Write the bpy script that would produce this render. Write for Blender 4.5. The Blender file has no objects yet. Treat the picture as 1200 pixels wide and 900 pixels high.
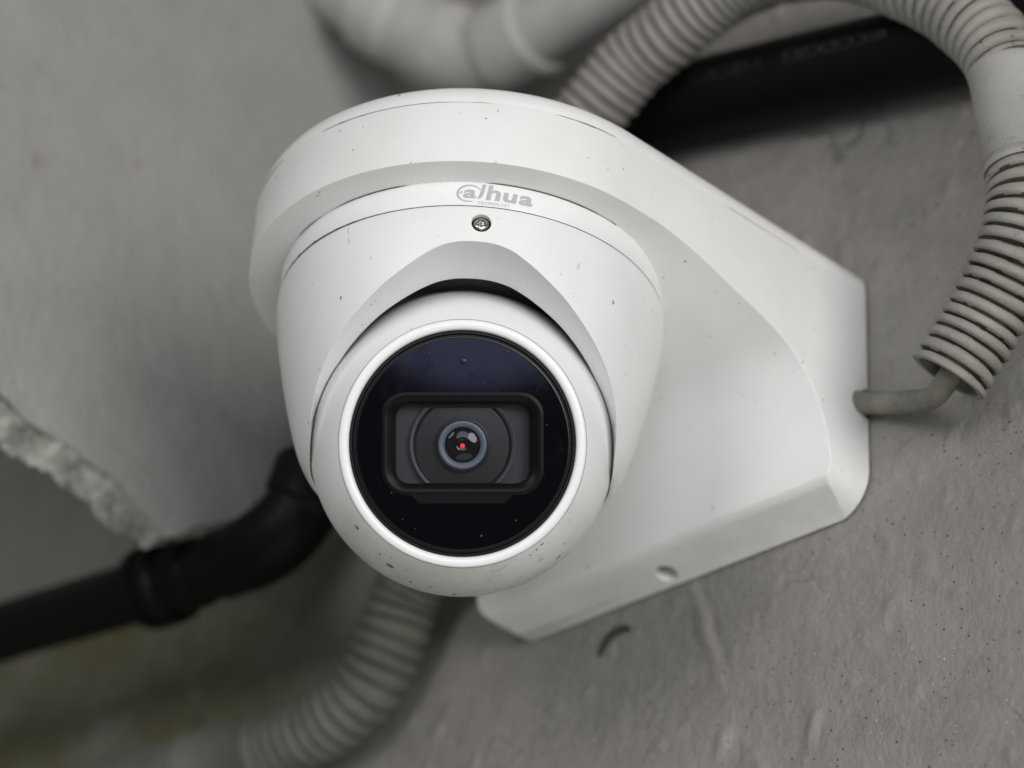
import bpy, bmesh, math, random
import numpy as np
from mathutils import Vector, Matrix, noise

random.seed(7)
scene = bpy.context.scene
COL = scene.collection
PI = math.pi
MM = 0.001

# ------------------------------------------------------------------ camera
CAM_ROT = Matrix(((0.727335, 0.337205, 0.597726),
                  (0.684581, -0.417797, -0.597323),
                  (0.048308, 0.843646, -0.534723)))
CAM_LOC = Vector((477.849, -460.344, -447.715)) * MM
cam_data = bpy.data.cameras.new('camera')
cam = bpy.data.objects.new('camera', cam_data)
COL.objects.link(cam)
cam.matrix_world = Matrix.Translation(CAM_LOC) @ CAM_ROT.to_4x4()
cam_data.sensor_width = 36
cam_data.lens = 103.0
cam_data.clip_start = 0.01
cam_data.clip_end = 50
cam_data.dof.use_dof = True
cam_data.dof.focus_distance = 0.752
cam_data.dof.aperture_fstop = 5.8
cam_data.dof.aperture_blades = 9
scene.camera = cam

# ------------------------------------------------------------------ world and lamps
world = bpy.data.worlds.new('World')
scene.world = world
world.use_nodes = True
wbg = world.node_tree.nodes['Background']
wbg.inputs['Color'].default_value = (1.0, 0.99, 0.955, 1)
wbg.inputs['Strength'].default_value = 0.15


def area_lamp(name, direction, dist, size, power, color, target=(0, 0, -0.02)):
    l = bpy.data.lights.new(name, 'AREA')
    l.shape = 'DISK'
    l.size = size
    l.energy = power
    l.color = color
    o = bpy.data.objects.new(name, l)
    COL.objects.link(o)
    d = Vector(direction).normalized()
    o.location = Vector(target) + d * dist
    o.rotation_euler = (-d).to_track_quat('-Z', 'Y').to_euler()
    return o


def azel(az, el):
    az, el = math.radians(az), math.radians(el)
    return (math.sin(az) * math.cos(el), -math.cos(az) * math.cos(el), math.sin(el))


area_lamp('right_key_lamp', azel(72, -8), 1.7, 0.8, 15.8, (1.0, 0.982, 0.945))  # unseen lamp added for light from the right; no window there
area_lamp('left_fill_lamp', azel(10, 2), 1.7, 0.7, 7.0, (1.0, 0.982, 0.945))  # unseen lamp added to brighten the left side; no window there
area_lamp('front_daylight_lamp', azel(46, -11), 1.5, 0.8, 5.6, (0.86, 0.87, 1.0))
area_lamp('ground_bounce_lamp', azel(70, -72), 1.6, 1.3, 3.6, (0.95, 1.0, 0.88))

scene.view_settings.view_transform = 'Standard'
scene.view_settings.look = 'None'
scene.view_settings.exposure = 0.0
scene.view_settings.gamma = 1.0
scene.view_settings.use_curve_mapping = False
scene.render.engine = 'CYCLES'

# ------------------------------------------------------------------ mesh helpers


def link_mesh(name, verts, faces, mat, parent=None, origin=(0, 0, 0), smooth=True, angle=35.0):
    """verts in millimetres of the place; origin (mm) is the thing's base."""
    ox, oy, oz = origin
    me = bpy.data.meshes.new(name)
    me.from_pydata([((x - ox) * MM, (y - oy) * MM, (z - oz) * MM) for x, y, z in verts], [], faces)
    return finish(name, me, mat, parent, origin, smooth, angle)


def finish(name, me, mat, parent, origin, smooth=True, angle=35.0, recalc=True):
    bm = bmesh.new()
    bm.from_mesh(me)
    bmesh.ops.remove_doubles(bm, verts=bm.verts, dist=1e-6)
    if recalc:
        bmesh.ops.recalc_face_normals(bm, faces=bm.faces)
    for f in bm.faces:
        f.smooth = smooth
    ca = math.radians(angle)
    for e in bm.edges:
        e.smooth = not (len(e.link_faces) == 2 and e.calc_face_angle(0) > ca)
    bm.to_mesh(me)
    bm.free()
    if mat:
        for m in (mat if isinstance(mat, (list, tuple)) else [mat]):
            me.materials.append(m)
    o = bpy.data.objects.new(name, me)
    COL.objects.link(o)
    if parent:
        o.parent = parent
    else:
        o.location = Vector(origin) * MM
    return o


def thing(name, origin, label, cat, group=None):
    o = bpy.data.objects.new(name, None)
    o.empty_display_size = 0.02
    COL.objects.link(o)
    o.location = Vector(origin) * MM
    o['label'] = label
    o['category'] = cat
    if group:
        o['group'] = group
    return o


def lathe(profile, frame=None, n=96, closed=False):
    """profile [(r, h)], revolved about the frame's third axis; frame = (origin, X, Y, Z)."""
    if frame is None:
        frame = (Vector((0, 0, 0)), Vector((1, 0, 0)), Vector((0, 1, 0)), Vector((0, 0, 1)))
    o, X, Y, Z = frame
    v, f, idx = [], [], []
    for r, h in profile:
        if r < 1e-6:
            idx.append([len(v)] * n)
            v.append(tuple(o + Z * h))
        else:
            idx.append(list(range(len(v), len(v) + n)))
            for i in range(n):
                a = 2 * PI * i / n
                v.append(tuple(o + X * (r * math.cos(a)) + Y * (r * math.sin(a)) + Z * h))
    m = len(profile)
    for k in range(m if closed else m - 1):
        A, B = idx[k], idx[(k + 1) % m]
        for i in range(n):
            j = (i + 1) % n
            q = []
            for t in (A[i], A[j], B[j], B[i]):
                if t not in q:
                    q.append(t)
            if len(q) > 2:
                f.append(q)
    return v, f


def catmull(pts, step):
    P = [Vector(p) for p in pts]
    P = [2 * P[0] - P[1]] + P + [2 * P[-1] - P[-2]]
    dense = []
    for i in range(1, len(P) - 2):
        for s in range(40):
            t = s / 40
            a, b, c, d = P[i - 1], P[i], P[i + 1], P[i + 2]
            dense.append(0.5 * ((2 * b) + (c - a) * t + (2 * a - 5 * b + 4 * c - d) * t * t + (-a + 3 * b - 3 * c + d) * t ** 3))
    dense.append(P[-2])
    out, acc = [dense[0]], 0.0
    for a, b in zip(dense, dense[1:]):
        L = (b - a).length
        while L > 0 and acc + L >= step:
            a = a + (b - a) * ((step - acc) / L)
            out.append(a)
            L = (b - a).length
            acc = 0.0
        acc += L
    return out


def sweep(path, radius, n=28, caps=True, jitter=None):
    """radius: function of (index, arc length, angle) -> r."""
    v, f = [], []
    T = [(path[min(i + 1, len(path) - 1)] - path[max(i - 1, 0)]).normalized() for i in range(len(path))]
    up = Vector((0, 0, 1)) if abs(T[0].z) < 0.9 else Vector((1, 0, 0))
    N = (up - T[0] * up.dot(T[0])).normalized()
    s = 0.0
    for i, p in enumerate(path):
        if i:
            s += (p - path[i - 1]).length
            N = (N - T[i] * N.dot(T[i])).normalized()
        B = T[i].cross(N)
        for k in range(n):
            a = 2 * PI * k / n
            r = radius(i, s, a)
            v.append(tuple(p + N * (r * math.cos(a)) + B * (r * math.sin(a))))
    for i in range(len(path) - 1):
        for k in range(n):
            j = (k + 1) % n
            f.append((i * n + k, i * n + j, (i + 1) * n + j, (i + 1) * n + k))
    if caps:
        f.append(tuple(range(n))[::-1])
        f.append(tuple(range((len(path) - 1) * n, len(path) * n)))
    return v, f


def prism(poly, axis, lo, hi):
    """closed polygon extruded along an axis; poly holds the two other coordinates in order."""
    def P(a, b, c):
        return {'x': (c, a, b), 'y': (a, c, b), 'z': (a, b, c)}[axis]
    n = len(poly)
    v = [P(a, b, lo) for a, b in poly] + [P(a, b, hi) for a, b in poly]
    f = [tuple(range(n)), tuple(range(n, 2 * n))]
    for i in range(n):
        j = (i + 1) % n
        f.append((i, j, n + j, n + i))
    return v, f


def temp_obj(v, f):
    me = bpy.data.meshes.new('cutter')
    me.from_pydata([(x * MM * 10, y * MM * 10, z * MM * 10) for x, y, z in v], [], f)
    bm = bmesh.new(); bm.from_mesh(me)
    bmesh.ops.recalc_face_normals(bm, faces=bm.faces)
    bm.to_mesh(me); bm.free()
    o = bpy.data.objects.new('cutter', me)
    COL.objects.link(o)
    return o


def boolean_mesh(base, ops, bevel=None):
    """base, ops: (v, f) solids in mm; returns (v, f) of the result in mm (worked at tenfold size)."""
    o = temp_obj(*base)
    tmp = []
    for kind, (v, f) in ops:
        c = temp_obj(v, f)
        tmp.append(c)
        m = o.modifiers.new('b', 'BOOLEAN')
        m.operation = kind
        m.object = c
        m.solver = 'EXACT'
    if bevel:
        m = o.modifiers.new('bev', 'BEVEL')
        m.width = bevel * MM * 10
        m.segments = 3
        m.limit_method = 'ANGLE'
        m.angle_limit = math.radians(38)
        m.use_clamp_overlap = True
    dg = bpy.context.evaluated_depsgraph_get()
    me = bpy.data.meshes.new_from_object(o.evaluated_get(dg))
    v = [(p.co.x * 100, p.co.y * 100, p.co.z * 100) for p in me.vertices]
    f = [tuple(p.vertices) for p in me.polygons]
    bpy.data.meshes.remove(me)
    for c in tmp + [o]:
        d = c.data
        bpy.data.objects.remove(c)
        bpy.data.meshes.remove(d)
    return v, f

# ------------------------------------------------------------------ materials


class NT:
    def __init__(self, name):
        self.m = bpy.data.materials.new(name)
        self.m.use_nodes = True
        self.t = self.m.node_tree
        self.b = self.t.nodes['Principled BSDF']
        self.out = self.t.nodes['Material Output']
        self.co = self.t.nodes.new('ShaderNodeTexCoord').outputs['Object']

    def node(self, typ, **kw):
        n = self.t.nodes.new(typ)
        for k, v in kw.items():
            setattr(n, k, v)
        return n

    def link(self, a, b):
        self.t.links.new(a, b)

    def set(self, n, key, val):
        if isinstance(val, bpy.types.NodeSocket):
            self.link(val, n.inputs[key])
        else:
            n.inputs[key].default_value = val

    def mapping(self, scale=(1, 1, 1), loc=(0, 0, 0), rot=(0, 0, 0), vec=None):
        n = self.node('ShaderNodeMapping')
        self.link(vec or self.co, n.inputs['Vector'])
        n.inputs['Scale'].default_value = scale
        n.inputs['Location'].default_value = loc
        n.inputs['Rotation'].default_value = rot
        return n.outputs['Vector']

    def noise(self, scale, detail=4, rough=0.55, vec=None, dist=0.0):
        n = self.node('ShaderNodeTexNoise')
        self.link(vec or self.co, n.inputs['Vector'])
        n.inputs['Scale'].default_value = scale
        n.inputs['Detail'].default_value = detail
        n.inputs['Roughness'].default_value = rough
        n.inputs['Distortion'].default_value = dist
        return n.outputs['Fac']

    def voronoi(self, scale, vec=None, feature='F1'):
        n = self.node('ShaderNodeTexVoronoi', feature=feature)
        self.link(vec or self.co, n.inputs['Vector'])
        n.inputs['Scale'].default_value = scale
        return n.outputs['Distance'], (n.outputs['Color'] if 'Color' in n.outputs else None)

    def ramp(self, fac, a, b, va=0.0, vb=1.0):
        n = self.node('ShaderNodeMapRange')
        n.interpolation_type = 'SMOOTHSTEP'
        self.link(fac, n.inputs['Value'])
        for k, v in (('From Min', a), ('From Max', b), ('To Min', va), ('To Max', vb)):
            n.inputs[k].default_value = v
        return n.outputs['Result']

    def math(self, op, a, b=None, clamp=False, c=None):
        n = self.node('ShaderNodeMath', operation=op, use_clamp=clamp)
        self.set(n, 0, a)
        if b is not None:
            self.set(n, 1, b)
        if c is not None:
            self.set(n, 2, c)
        return n.outputs[0]

    def mix(self, fac, a, b):
        n = self.node('ShaderNodeMix', data_type='RGBA')
        self.set(n, 0, fac)
        self.set(n, 6, a if isinstance(a, bpy.types.NodeSocket) else (*a, 1))
        self.set(n, 7, b if isinstance(b, bpy.types.NodeSocket) else (*b, 1))
        return n.outputs[2]

    def bump(self, height, strength, distance):
        n = self.node('ShaderNodeBump')
        n.inputs['Strength'].default_value = strength
        n.inputs['Distance'].default_value = distance
        self.link(height, n.inputs['Height'])
        return n.outputs['Normal']

    def xyz(self):
        n = self.node('ShaderNodeSeparateXYZ')
        self.link(self.co, n.inputs[0])
        return n.outputs

    def specks(self, scale, size, keep, vec=None):
        """sparse round flecks of uneven size."""
        d, c = self.voronoi(scale, vec)
        s = self.node('ShaderNodeSeparateColor')
        self.link(c, s.inputs[0])
        rad = self.math('MULTIPLY', s.outputs[0], size)
        on = self.math('GREATER_THAN', s.outputs[1], 1 - keep)
        return self.math('MULTIPLY', self.math('LESS_THAN', d, rad), on)

    def done(self, col, rough, spec=0.5, normal=None, metal=0.0):
        b = self.b
        self.set(b, 'Base Color', col if isinstance(col, bpy.types.NodeSocket) else (*col, 1))
        self.set(b, 'Roughness', rough)
        b.inputs['Specular IOR Level'].default_value = spec
        b.inputs['Metallic'].default_value = metal
        if normal is not None:
            self.link(normal, b.inputs['Normal'])
        return self.m


def plain(name, col, rough, spec=0.5, metal=0.0):
    return NT(name).done(col, rough, spec, None, metal)


def white_plastic(name, col, rough=0.38, grime=0.0, speck=1.0, low=None, smear=None):
    g = NT(name)
    warp = g.mapping((1, 1, 1))
    wn = g.node('ShaderNodeTexNoise')
    g.link(warp, wn.inputs['Vector'])
    wn.inputs['Scale'].default_value = 700
    add = g.node('ShaderNodeVectorMath', operation='MULTIPLY_ADD')
    g.link(wn.outputs['Color'], add.inputs[0])
    add.inputs[1].default_value = (0.0022, 0.0022, 0.0022)
    g.link(g.co, add.inputs[2])
    vec = add.outputs[0]
    s1 = g.specks(190, 0.10, 0.30 * speck, vec)
    s2 = g.specks(420, 0.13, 0.16 * speck, vec)
    # short scratches: stretched cells
    s3 = g.specks(260, 0.12, 0.2 * speck, g.mapping((1.0, 1.0, 0.28), (0.3, 0.1, 0.2), (0.3, 0.5, 0.2), vec))
    clump = g.ramp(g.noise(38, 3), 0.42, 0.62)
    dirt = g.math('MULTIPLY', g.math('MAXIMUM', g.math('MAXIMUM', s1, s2), s3), g.math('MULTIPLY_ADD', clump, 0.8, False, 0.3), True)
    # soft uneven dust film
    film = g.ramp(g.noise(26, 6, 0.65), 0.35, 0.8, 0.0, 0.10 + grime)
    c = g.mix(film, col, (0.42, 0.42, 0.36))
    if low is not None:
        z = g.xyz()[2]
        band = g.ramp(z, low[0] * MM, low[1] * MM, 1.0, 0.0)
        gr = g.math('MULTIPLY', band, g.ramp(g.noise(60, 6, 0.7), 0.34, 0.72), True)
        c = g.mix(g.math('MULTIPLY', gr, low[2]), c, (0.30, 0.29, 0.20))
    if smear is not None:
        dn = g.node('ShaderNodeVectorMath', operation='DISTANCE')
        g.link(g.mapping((1, 1, 0.5), (0, 0, 0)), dn.inputs[0])
        dn.inputs[1].default_value = (smear[0] * MM, smear[1] * MM, smear[2] * MM * 0.5)
        sm = g.math('MULTIPLY', g.ramp(dn.outputs['Value'], 0.001, 0.0075, 1.0, 0.0), g.ramp(g.noise(150, 5, 0.7), 0.44, 0.60))
        c = g.mix(g.math('MULTIPLY', sm, 0.75), c, (0.10, 0.095, 0.085))
    c = g.mix(g.math('MULTIPLY', dirt, 0.72), c, (0.05, 0.048, 0.042))
    h = g.noise(2600, 2, 0.5)
    r = g.math('MULTIPLY_ADD', g.noise(70, 4), 0.16, rough - 0.08) if False else g.ramp(g.noise(70, 4), 0.3, 0.7, rough - 0.06, rough + 0.08)
    return g.done(c, r, 0.42, g.bump(h, 0.10, 0.0004))


M_BODY = white_plastic('white_camera_plastic', (0.80, 0.805, 0.805), 0.34, 0.05, 1.9)
M_BRK = white_plastic('white_bracket_paint', (0.79, 0.797, 0.785), 0.42, 0.07, 1.7, low=(-52, -40, 0.2), smear=(-43.5, -132.5, 12))


def eye_plastic():
    g = NT('white_eyeball_plastic')
    n = g.node('ShaderNodeTexNoise')
    g.link(g.co, n.inputs['Vector']); n.inputs['Scale'].default_value = 700
    add = g.node('ShaderNodeVectorMath', operation='MULTIPLY_ADD')
    g.link(n.outputs['Color'], add.inputs[0]); add.inputs[1].default_value = (0.0016,) * 3
    g.link(g.co, add.inputs[2])
    vec = add.outputs[0]
    s1 = g.specks(240, 0.27, 0.55, vec)
    s2 = g.specks(600, 0.25, 0.4, vec)
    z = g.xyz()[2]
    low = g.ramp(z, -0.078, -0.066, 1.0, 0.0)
    patch = g.ramp(g.noise(75, 4), 0.44, 0.56)
    dirt = g.math('MULTIPLY', g.math('MAXIMUM', s1, s2), g.math('MULTIPLY_ADD', g.math('MULTIPLY', low, patch), 1.0, False, 0.03), True)
    few = g.math('MULTIPLY', g.specks(230, 0.11, 0.12, vec), 0.8)
    dirt = g.math('MAXIMUM', dirt, few)
    he, _ = g.voronoi(95, vec, 'DISTANCE_TO_EDGE')
    hair = g.math('MULTIPLY', g.math('MULTIPLY', g.ramp(he, 0.0, 0.014, 1.0, 0.0), g.ramp(g.noise(55, 2), 0.52, 0.60)), low)
    dirt = g.math('MAXIMUM', dirt, g.math('MULTIPLY', hair, 0.6))
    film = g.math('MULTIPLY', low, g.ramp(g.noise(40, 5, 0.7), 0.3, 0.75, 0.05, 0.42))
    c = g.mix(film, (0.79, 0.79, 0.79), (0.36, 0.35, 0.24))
    c = g.mix(g.math('MULTIPLY', dirt, 0.85), c, (0.05, 0.045, 0.03))
    return g.done(c, 0.5, 0.35, g.bump(g.noise(1800, 3, 0.6), 0.16, 0.0005))


M_EYE = eye_plastic()
M_BEZEL = plain('white_bezel_gloss', (0.84, 0.84, 0.85), 0.28)


def black_glass():
    g = NT('black_window_glass')
    sm = g.ramp(g.noise(120, 6, 0.7), 0.48, 0.75, 0.0, 1.0)
    dust = g.specks(640, 0.16, 0.16)
    c = g.mix(g.math('MULTIPLY', dust, 0.35), (0.0022, 0.0022, 0.0028), (0.25, 0.25, 0.25))
    r = g.ramp(sm, 0, 1, 0.10, 0.22)
    g.b.inputs['Specular Tint'].default_value = (0.62, 0.64, 1.0, 1)
    return g.done(c, r, 0.17)


M_WIN = black_glass()
M_BLACKRIM = plain('black_rim_plastic', (0.005, 0.005, 0.0055), 0.28, 0.35)
M_GASKET = plain('black_gasket_rubber', (0.0025, 0.0027, 0.003), 0.38, 0.13)
M_PLATE = plain('dark_lens_plate', (0.085, 0.085, 0.088), 0.8, 0.1)
M_BARREL = plain('lens_barrel_black', (0.014, 0.014, 0.016), 0.38, 0.5)
M_ARC = plain('lens_bevel_satin', (0.16, 0.16, 0.17), 0.25, 0.6)
M_LRING = plain('lens_ring_bluegrey', (0.17, 0.20, 0.24), 0.35, 0.5)
M_LENS = plain('lens_front_dark', (0.004, 0.004, 0.005), 0.06, 0.5)
M_STEEL = plain('screw_steel', (0.55, 0.54, 0.52), 0.24, 0.5, 1.0)
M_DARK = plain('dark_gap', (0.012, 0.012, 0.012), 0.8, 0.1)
M_LOGO = plain('logo_grey_print', (0.42, 0.43, 0.44), 0.5, 0.3)


def red_glint_mat():  # a reflection in the lens, painted as emission; nothing glows there
    g = NT('red_glint_emission')
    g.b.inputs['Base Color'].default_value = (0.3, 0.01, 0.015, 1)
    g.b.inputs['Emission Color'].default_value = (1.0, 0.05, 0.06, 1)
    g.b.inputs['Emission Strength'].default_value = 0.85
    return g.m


M_RED = red_glint_mat()


def clear_pane():
    g = NT('clear_lens_pane')
    g.t.nodes.remove(g.b)
    tr = g.node('ShaderNodeBsdfTransparent')
    gl = g.node('ShaderNodeBsdfGlossy')
    gl.inputs['Roughness'].default_value = 0.05
    tr.inputs['Color'].default_value = (0.9, 0.9, 0.92, 1)
    fr = g.node('ShaderNodeFresnel'); fr.inputs['IOR'].default_value = 1.4
    mx = g.node('ShaderNodeMixShader')
    g.link(fr.outputs[0], mx.inputs[0]); g.link(tr.outputs[0], mx.inputs[1]); g.link(gl.outputs[0], mx.inputs[2])
    g.link(mx.outputs[0], g.out.inputs['Surface'])
    return g.m


M_PANE = clear_pane()


def concrete(name, c1, c2, mould=False):
    g = NT(name)
    big = g.ramp(g.noise(9, 5, 0.6), 0.3, 0.7)
    c = g.mix(big, c1, c2)
    mid = g.ramp(g.noise(55, 7, 0.75), 0.35, 0.72, 0.0, 0.6 if mould else 0.28)
    c = g.mix(mid, c, tuple(x * 0.75 for x in c1))
    drip = g.ramp(g.noise(1, 5, 0.65, g.mapping((160, 160, 22))), 0.55, 0.8, 0, 0.35)
    c = g.mix(drip, c, tuple(min(1, x * 1.22) for x in c2))
    pit = g.specks(520, 0.22, 0.20)
    pit2 = g.specks(240, 0.14, 0.14)
    c = g.mix(g.math('MULTIPLY', g.math('MAXIMUM', pit, pit2), 0.75), c, (0.035, 0.033, 0.03))
    chip = g.specks(600, 0.2, 0.07)
    c = g.mix(g.math('MULTIPLY', chip, 0.8), c, (0.5, 0.5, 0.48))
    rust = g.math('MULTIPLY', g.ramp(g.noise(48, 5, 0.65), 0.62, 0.74), 0.4)
    c = g.mix(rust, c, (0.16, 0.11, 0.09))
    if mould:
        x = g.xyz()[0]
        side = g.ramp(x, -0.20, -0.085, 1.0, 0.0)
        z = g.xyz()[2]
        side = g.math('MULTIPLY', side, g.ramp(z, 0.02, 0.05, 1.0, 0.0))
        mm = g.math('MULTIPLY', side, g.ramp(g.noise(30, 6, 0.7), 0.30, 0.62, 0.3, 1.0))
        c = g.mix(g.math('MULTIPLY', mm, 0.95), c, (0.115, 0.113, 0.05))
    h1 = g.noise(380, 6, 0.68)
    h2 = g.noise(150, 4, 0.6)
    h3 = g.noise(1, 4, 0.6, g.mapping((300, 300, 170)))
    hh = g.math('ADD', g.math('ADD', h1, g.math('MULTIPLY', h2, 0.9)), g.math('MULTIPLY', h3, 0.5))
    hh = g.math('SUBTRACT', hh, g.math('MULTIPLY', g.math('MAXIMUM', pit, pit2), 0.5))
    # hairline cracks
    wv_ = g.node('ShaderNodeTexNoise'); g.link(g.co, wv_.inputs['Vector']); wv_.inputs['Scale'].default_value = 60
    ad = g.node('ShaderNodeVectorMath', operation='MULTIPLY_ADD')
    g.link(wv_.outputs['Color'], ad.inputs[0]); ad.inputs[1].default_value = (0.02, 0.02, 0.02); g.link(g.co, ad.inputs[2])
    ce, _ = g.voronoi(9, ad.outputs[0], 'DISTANCE_TO_EDGE')
    crack = g.math('MULTIPLY', g.ramp(ce, 0.0, 0.006, 1.0, 0.0), g.ramp(g.noise(14, 2), 0.50, 0.62))
    if mould:
        c = g.mix(g.math('MULTIPLY', crack, 0.6), c, (0.06, 0.056, 0.05))
    r = g.ramp(g.noise(90, 4), 0.3, 0.7, 0.42, 0.62)
    return g.done(c, r, 0.4, g.bump(hh, 0.55, 0.0012))


M_WALL = concrete('grey_painted_wall', (0.250, 0.238, 0.222), (0.300, 0.286, 0.268), True)
M_BEAM = concrete('grey_painted_beam', (0.30, 0.293, 0.277), (0.325, 0.317, 0.30))


def broken():
    g = NT('broken_plaster')
    c = g.mix(g.ramp(g.noise(90, 6, 0.7), 0.3, 0.7), (0.12, 0.115, 0.10), (0.46, 0.45, 0.415))
    return g.done(c, 0.8, 0.2, g.bump(g.noise(300, 6, 0.7), 0.8, 0.0015))


M_BROKEN = broken()


def hose(name, c1, c2):
    g = NT(name)
    c = g.mix(g.ramp(g.noise(60, 5, 0.65), 0.3, 0.7), c1, c2)
    d = g.math('MAXIMUM', g.specks(260, 0.15, 0.16), g.math('MULTIPLY', g.ramp(g.noise(190, 5, 0.7), 0.60, 0.72), 0.55))
    c = g.mix(g.math('MULTIPLY', d, 0.75), c, (0.05, 0.045, 0.038))
    return g.done(c, 0.55, 0.35, g.bump(g.noise(700, 4), 0.35, 0.0006))


M_HOSE = hose('grey_conduit_plastic', (0.215, 0.205, 0.185), (0.285, 0.272, 0.248))
M_HOSE_SHADED = hose('grey_shaded_conduit_plastic', (0.11, 0.105, 0.09), (0.165, 0.157, 0.137))  # darker copy of the conduit grey, the shade below the camera painted in
M_SLEEVE = hose('grey_sleeve_plastic', (0.27, 0.27, 0.25), (0.31, 0.31, 0.285))
M_GREYPIPE = hose('grey_painted_pipe', (0.37, 0.36, 0.34), (0.43, 0.42, 0.395))
M_GROOVE = hose('groove_grime', (0.05, 0.046, 0.04), (0.085, 0.078, 0.066))
M_CABLE = hose('grey_cable_sheath', (0.13, 0.122, 0.10), (0.22, 0.21, 0.18))
M_BLACK = plain('black_pipe_plastic', (0.003, 0.0032, 0.0035), 0.45, 0.12)
M_PRINT = plain('faded_pipe_print', (0.030, 0.031, 0.033), 0.6, 0.2)
M_SCRAPE = plain('dark_scrape', (0.05, 0.047, 0.043), 0.8, 0.2)

# ------------------------------------------------------------------ setting: wall and beam
D_WALL = 90.1


def wall_height(x, z):
    p = Vector((x, z, 3.7))
    h = 0.6 * noise.noise(p * 0.018) + 0.22 * noise.noise(p * 0.055)
    h += 0.07 * noise.noise(Vector((x * 0.30, z * 0.12, 1.1))) + 0.09 * noise.noise(p * 0.5)
    c = noise.noise(p * 0.16 + Vector((9, 4, 2)))
    if c > 0.44:
        h += (c - 0.44) * 2.4
    # a raised ridge of old paint running down below the bracket
    rx = 3.4 + max(0.0, -(z + 54)) * 0.33 + 1.6 * noise.noise(Vector((0, z * 0.12, 0)))
    if z < -50:
        h += 0.9 * math.exp(-((x - rx) / 2.0) ** 2) * max(0.0, 1 - abs(z + 68) / 26)
        h -= 0.7 * math.exp(-((x - rx - 3.4) / 1.0) ** 2) * max(0.0, 1 - abs(z + 70) / 20)
    return h


def grid_axis(lo, hi, step, far_lo, far_hi):
    a = list(np.arange(lo, hi + 1e-6, step))
    return [far_lo, (far_lo + lo) / 2] + a + [(hi + far_hi) / 2, far_hi]


xs = grid_axis(-260, 170, 1.25, -900, 500)
zs = grid_axis(-150, 230, 1.25, -420, 620)
wv, wf = [], []
for z in zs:
    for x in xs:
        wv.append((x, D_WALL - wall_height(x, z) * (1.0 if -300 < x < 200 else 0.2), z))
nx = len(xs)
for j in range(len(zs) - 1):
    for i in range(nx - 1):
        wf.append((j * nx + i, j * nx + i + 1, (j + 1) * nx + i + 1, (j + 1) * nx + i))
wall = link_mesh('wall', wv, wf, M_WALL, None, (0, 0, 0), True, 180)
wall['kind'] = 'structure'

# dark scraped mark on the wall below the bracket
path = catmull([(-19.5, D_WALL, -59.4), (-21.5, D_WALL, -58.2), (-25.2, D_WALL, -58.3), (-28.6, D_WALL, -60.2), (-31.4, D_WALL, -64.6)], 0.5)
sv, sf = sweep(path, lambda i, s, a: 0.35 + 1.0 * math.sin(PI * min(1, (i + 1) / len(path))) ** 0.6 * (1 + 0.25 * noise.noise(Vector((s * 0.9, a, 0)))), 14)
sv = [(x, D_WALL - 0.35 - (D_WALL - y) * 0.6, z) for x, y, z in sv]
link_mesh('scrape_mark', sv, sf, M_SCRAPE, wall, (0, 0, 0))

# concrete beam side coming out of the wall on the left, its bottom edge broken off
BN = Vector((0.998046, -0.041383, -0.046815))
BA = Vector((-136.301, -54.646, -7.161))


def beam_x(y, z):
    return BA.x - (BN.y * (y - BA.y) + BN.z * (z - BA.z)) / BN.x


EDGE = [(-400, 110), (-200, 52), (-110, 18), (-80, 6), (-55.1, -4.6), (-41.9, -9.6), (-29.5, -9.9), (-20, -12.5), (-13, -14.2), (-2.6, -18.3), (4, -22),
        (9, -25.0), (14, -21.5), (19.8, -15.8), (38.1, -5.1), (53.6, 6.1), (72.8, 20.5), (140, 55)]


def edge_z(y):
    for (a, b), (c, d) in zip(EDGE, EDGE[1:]):
        if a <= y <= c:
            return b + (d - b) * (y - a) / (c - a)
    return EDGE[-1][1]


beam = thing('concrete_beam', (-165, 60, 60), 'grey painted concrete beam with crumbling lower edge, left of the camera', 'beam')
BO = (-165, 60, 60)
ys = [-400, -300, -200, -150] + list(np.arange(-120, 101, 2.0)) + [120, 140]
bv, bf = [], []
rows = 150
for y in ys:
    e = edge_z(y) + (1.6 * noise.noise(Vector((y * 0.11, 5, 0))) + 1.0 * noise.noise(Vector((y * 0.35, 2, 0))))
    for k in range(rows):
        t = k / (rows - 1)
        z = e + (t ** 1.6) * (430 - e)
        p = Vector((y, z, 8.1))
        h = 0.9 * noise.noise(p * 0.016) + 0.45 * noise.noise(p * 0.05) + 0.12 * noise.noise(p * 0.3)
        bv.append((beam_x(y, z) + h, y, z))
ny = len(ys)
for i in range(ny - 1):
    for k in range(rows - 1):
        bf.append((i * rows + k, (i + 1) * rows + k, (i + 1) * rows + k + 1, i * rows + k + 1))
# back sheet closes the beam as a solid slab
off = len(bv)
TH = 45
for i, y in enumerate(ys):
    x0, _, z0 = bv[i * rows]
    bv.append((x0 - TH, y, z0 + 30))
    bv.append((x0 - TH, y, 430))
for i in range(ny - 1):
    a, b = i * rows, (i + 1) * rows
    p, q = off + 2 * i, off + 2 * i + 2
    bf.append((a, p, q, b))
    bf.append((p, p + 1, q + 1, q))
    bf.append((p + 1, a + rows - 1, b + rows - 1, q + 1))
link_mesh('beam_face', bv, bf, M_BEAM, beam, BO, True, 60)
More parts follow.
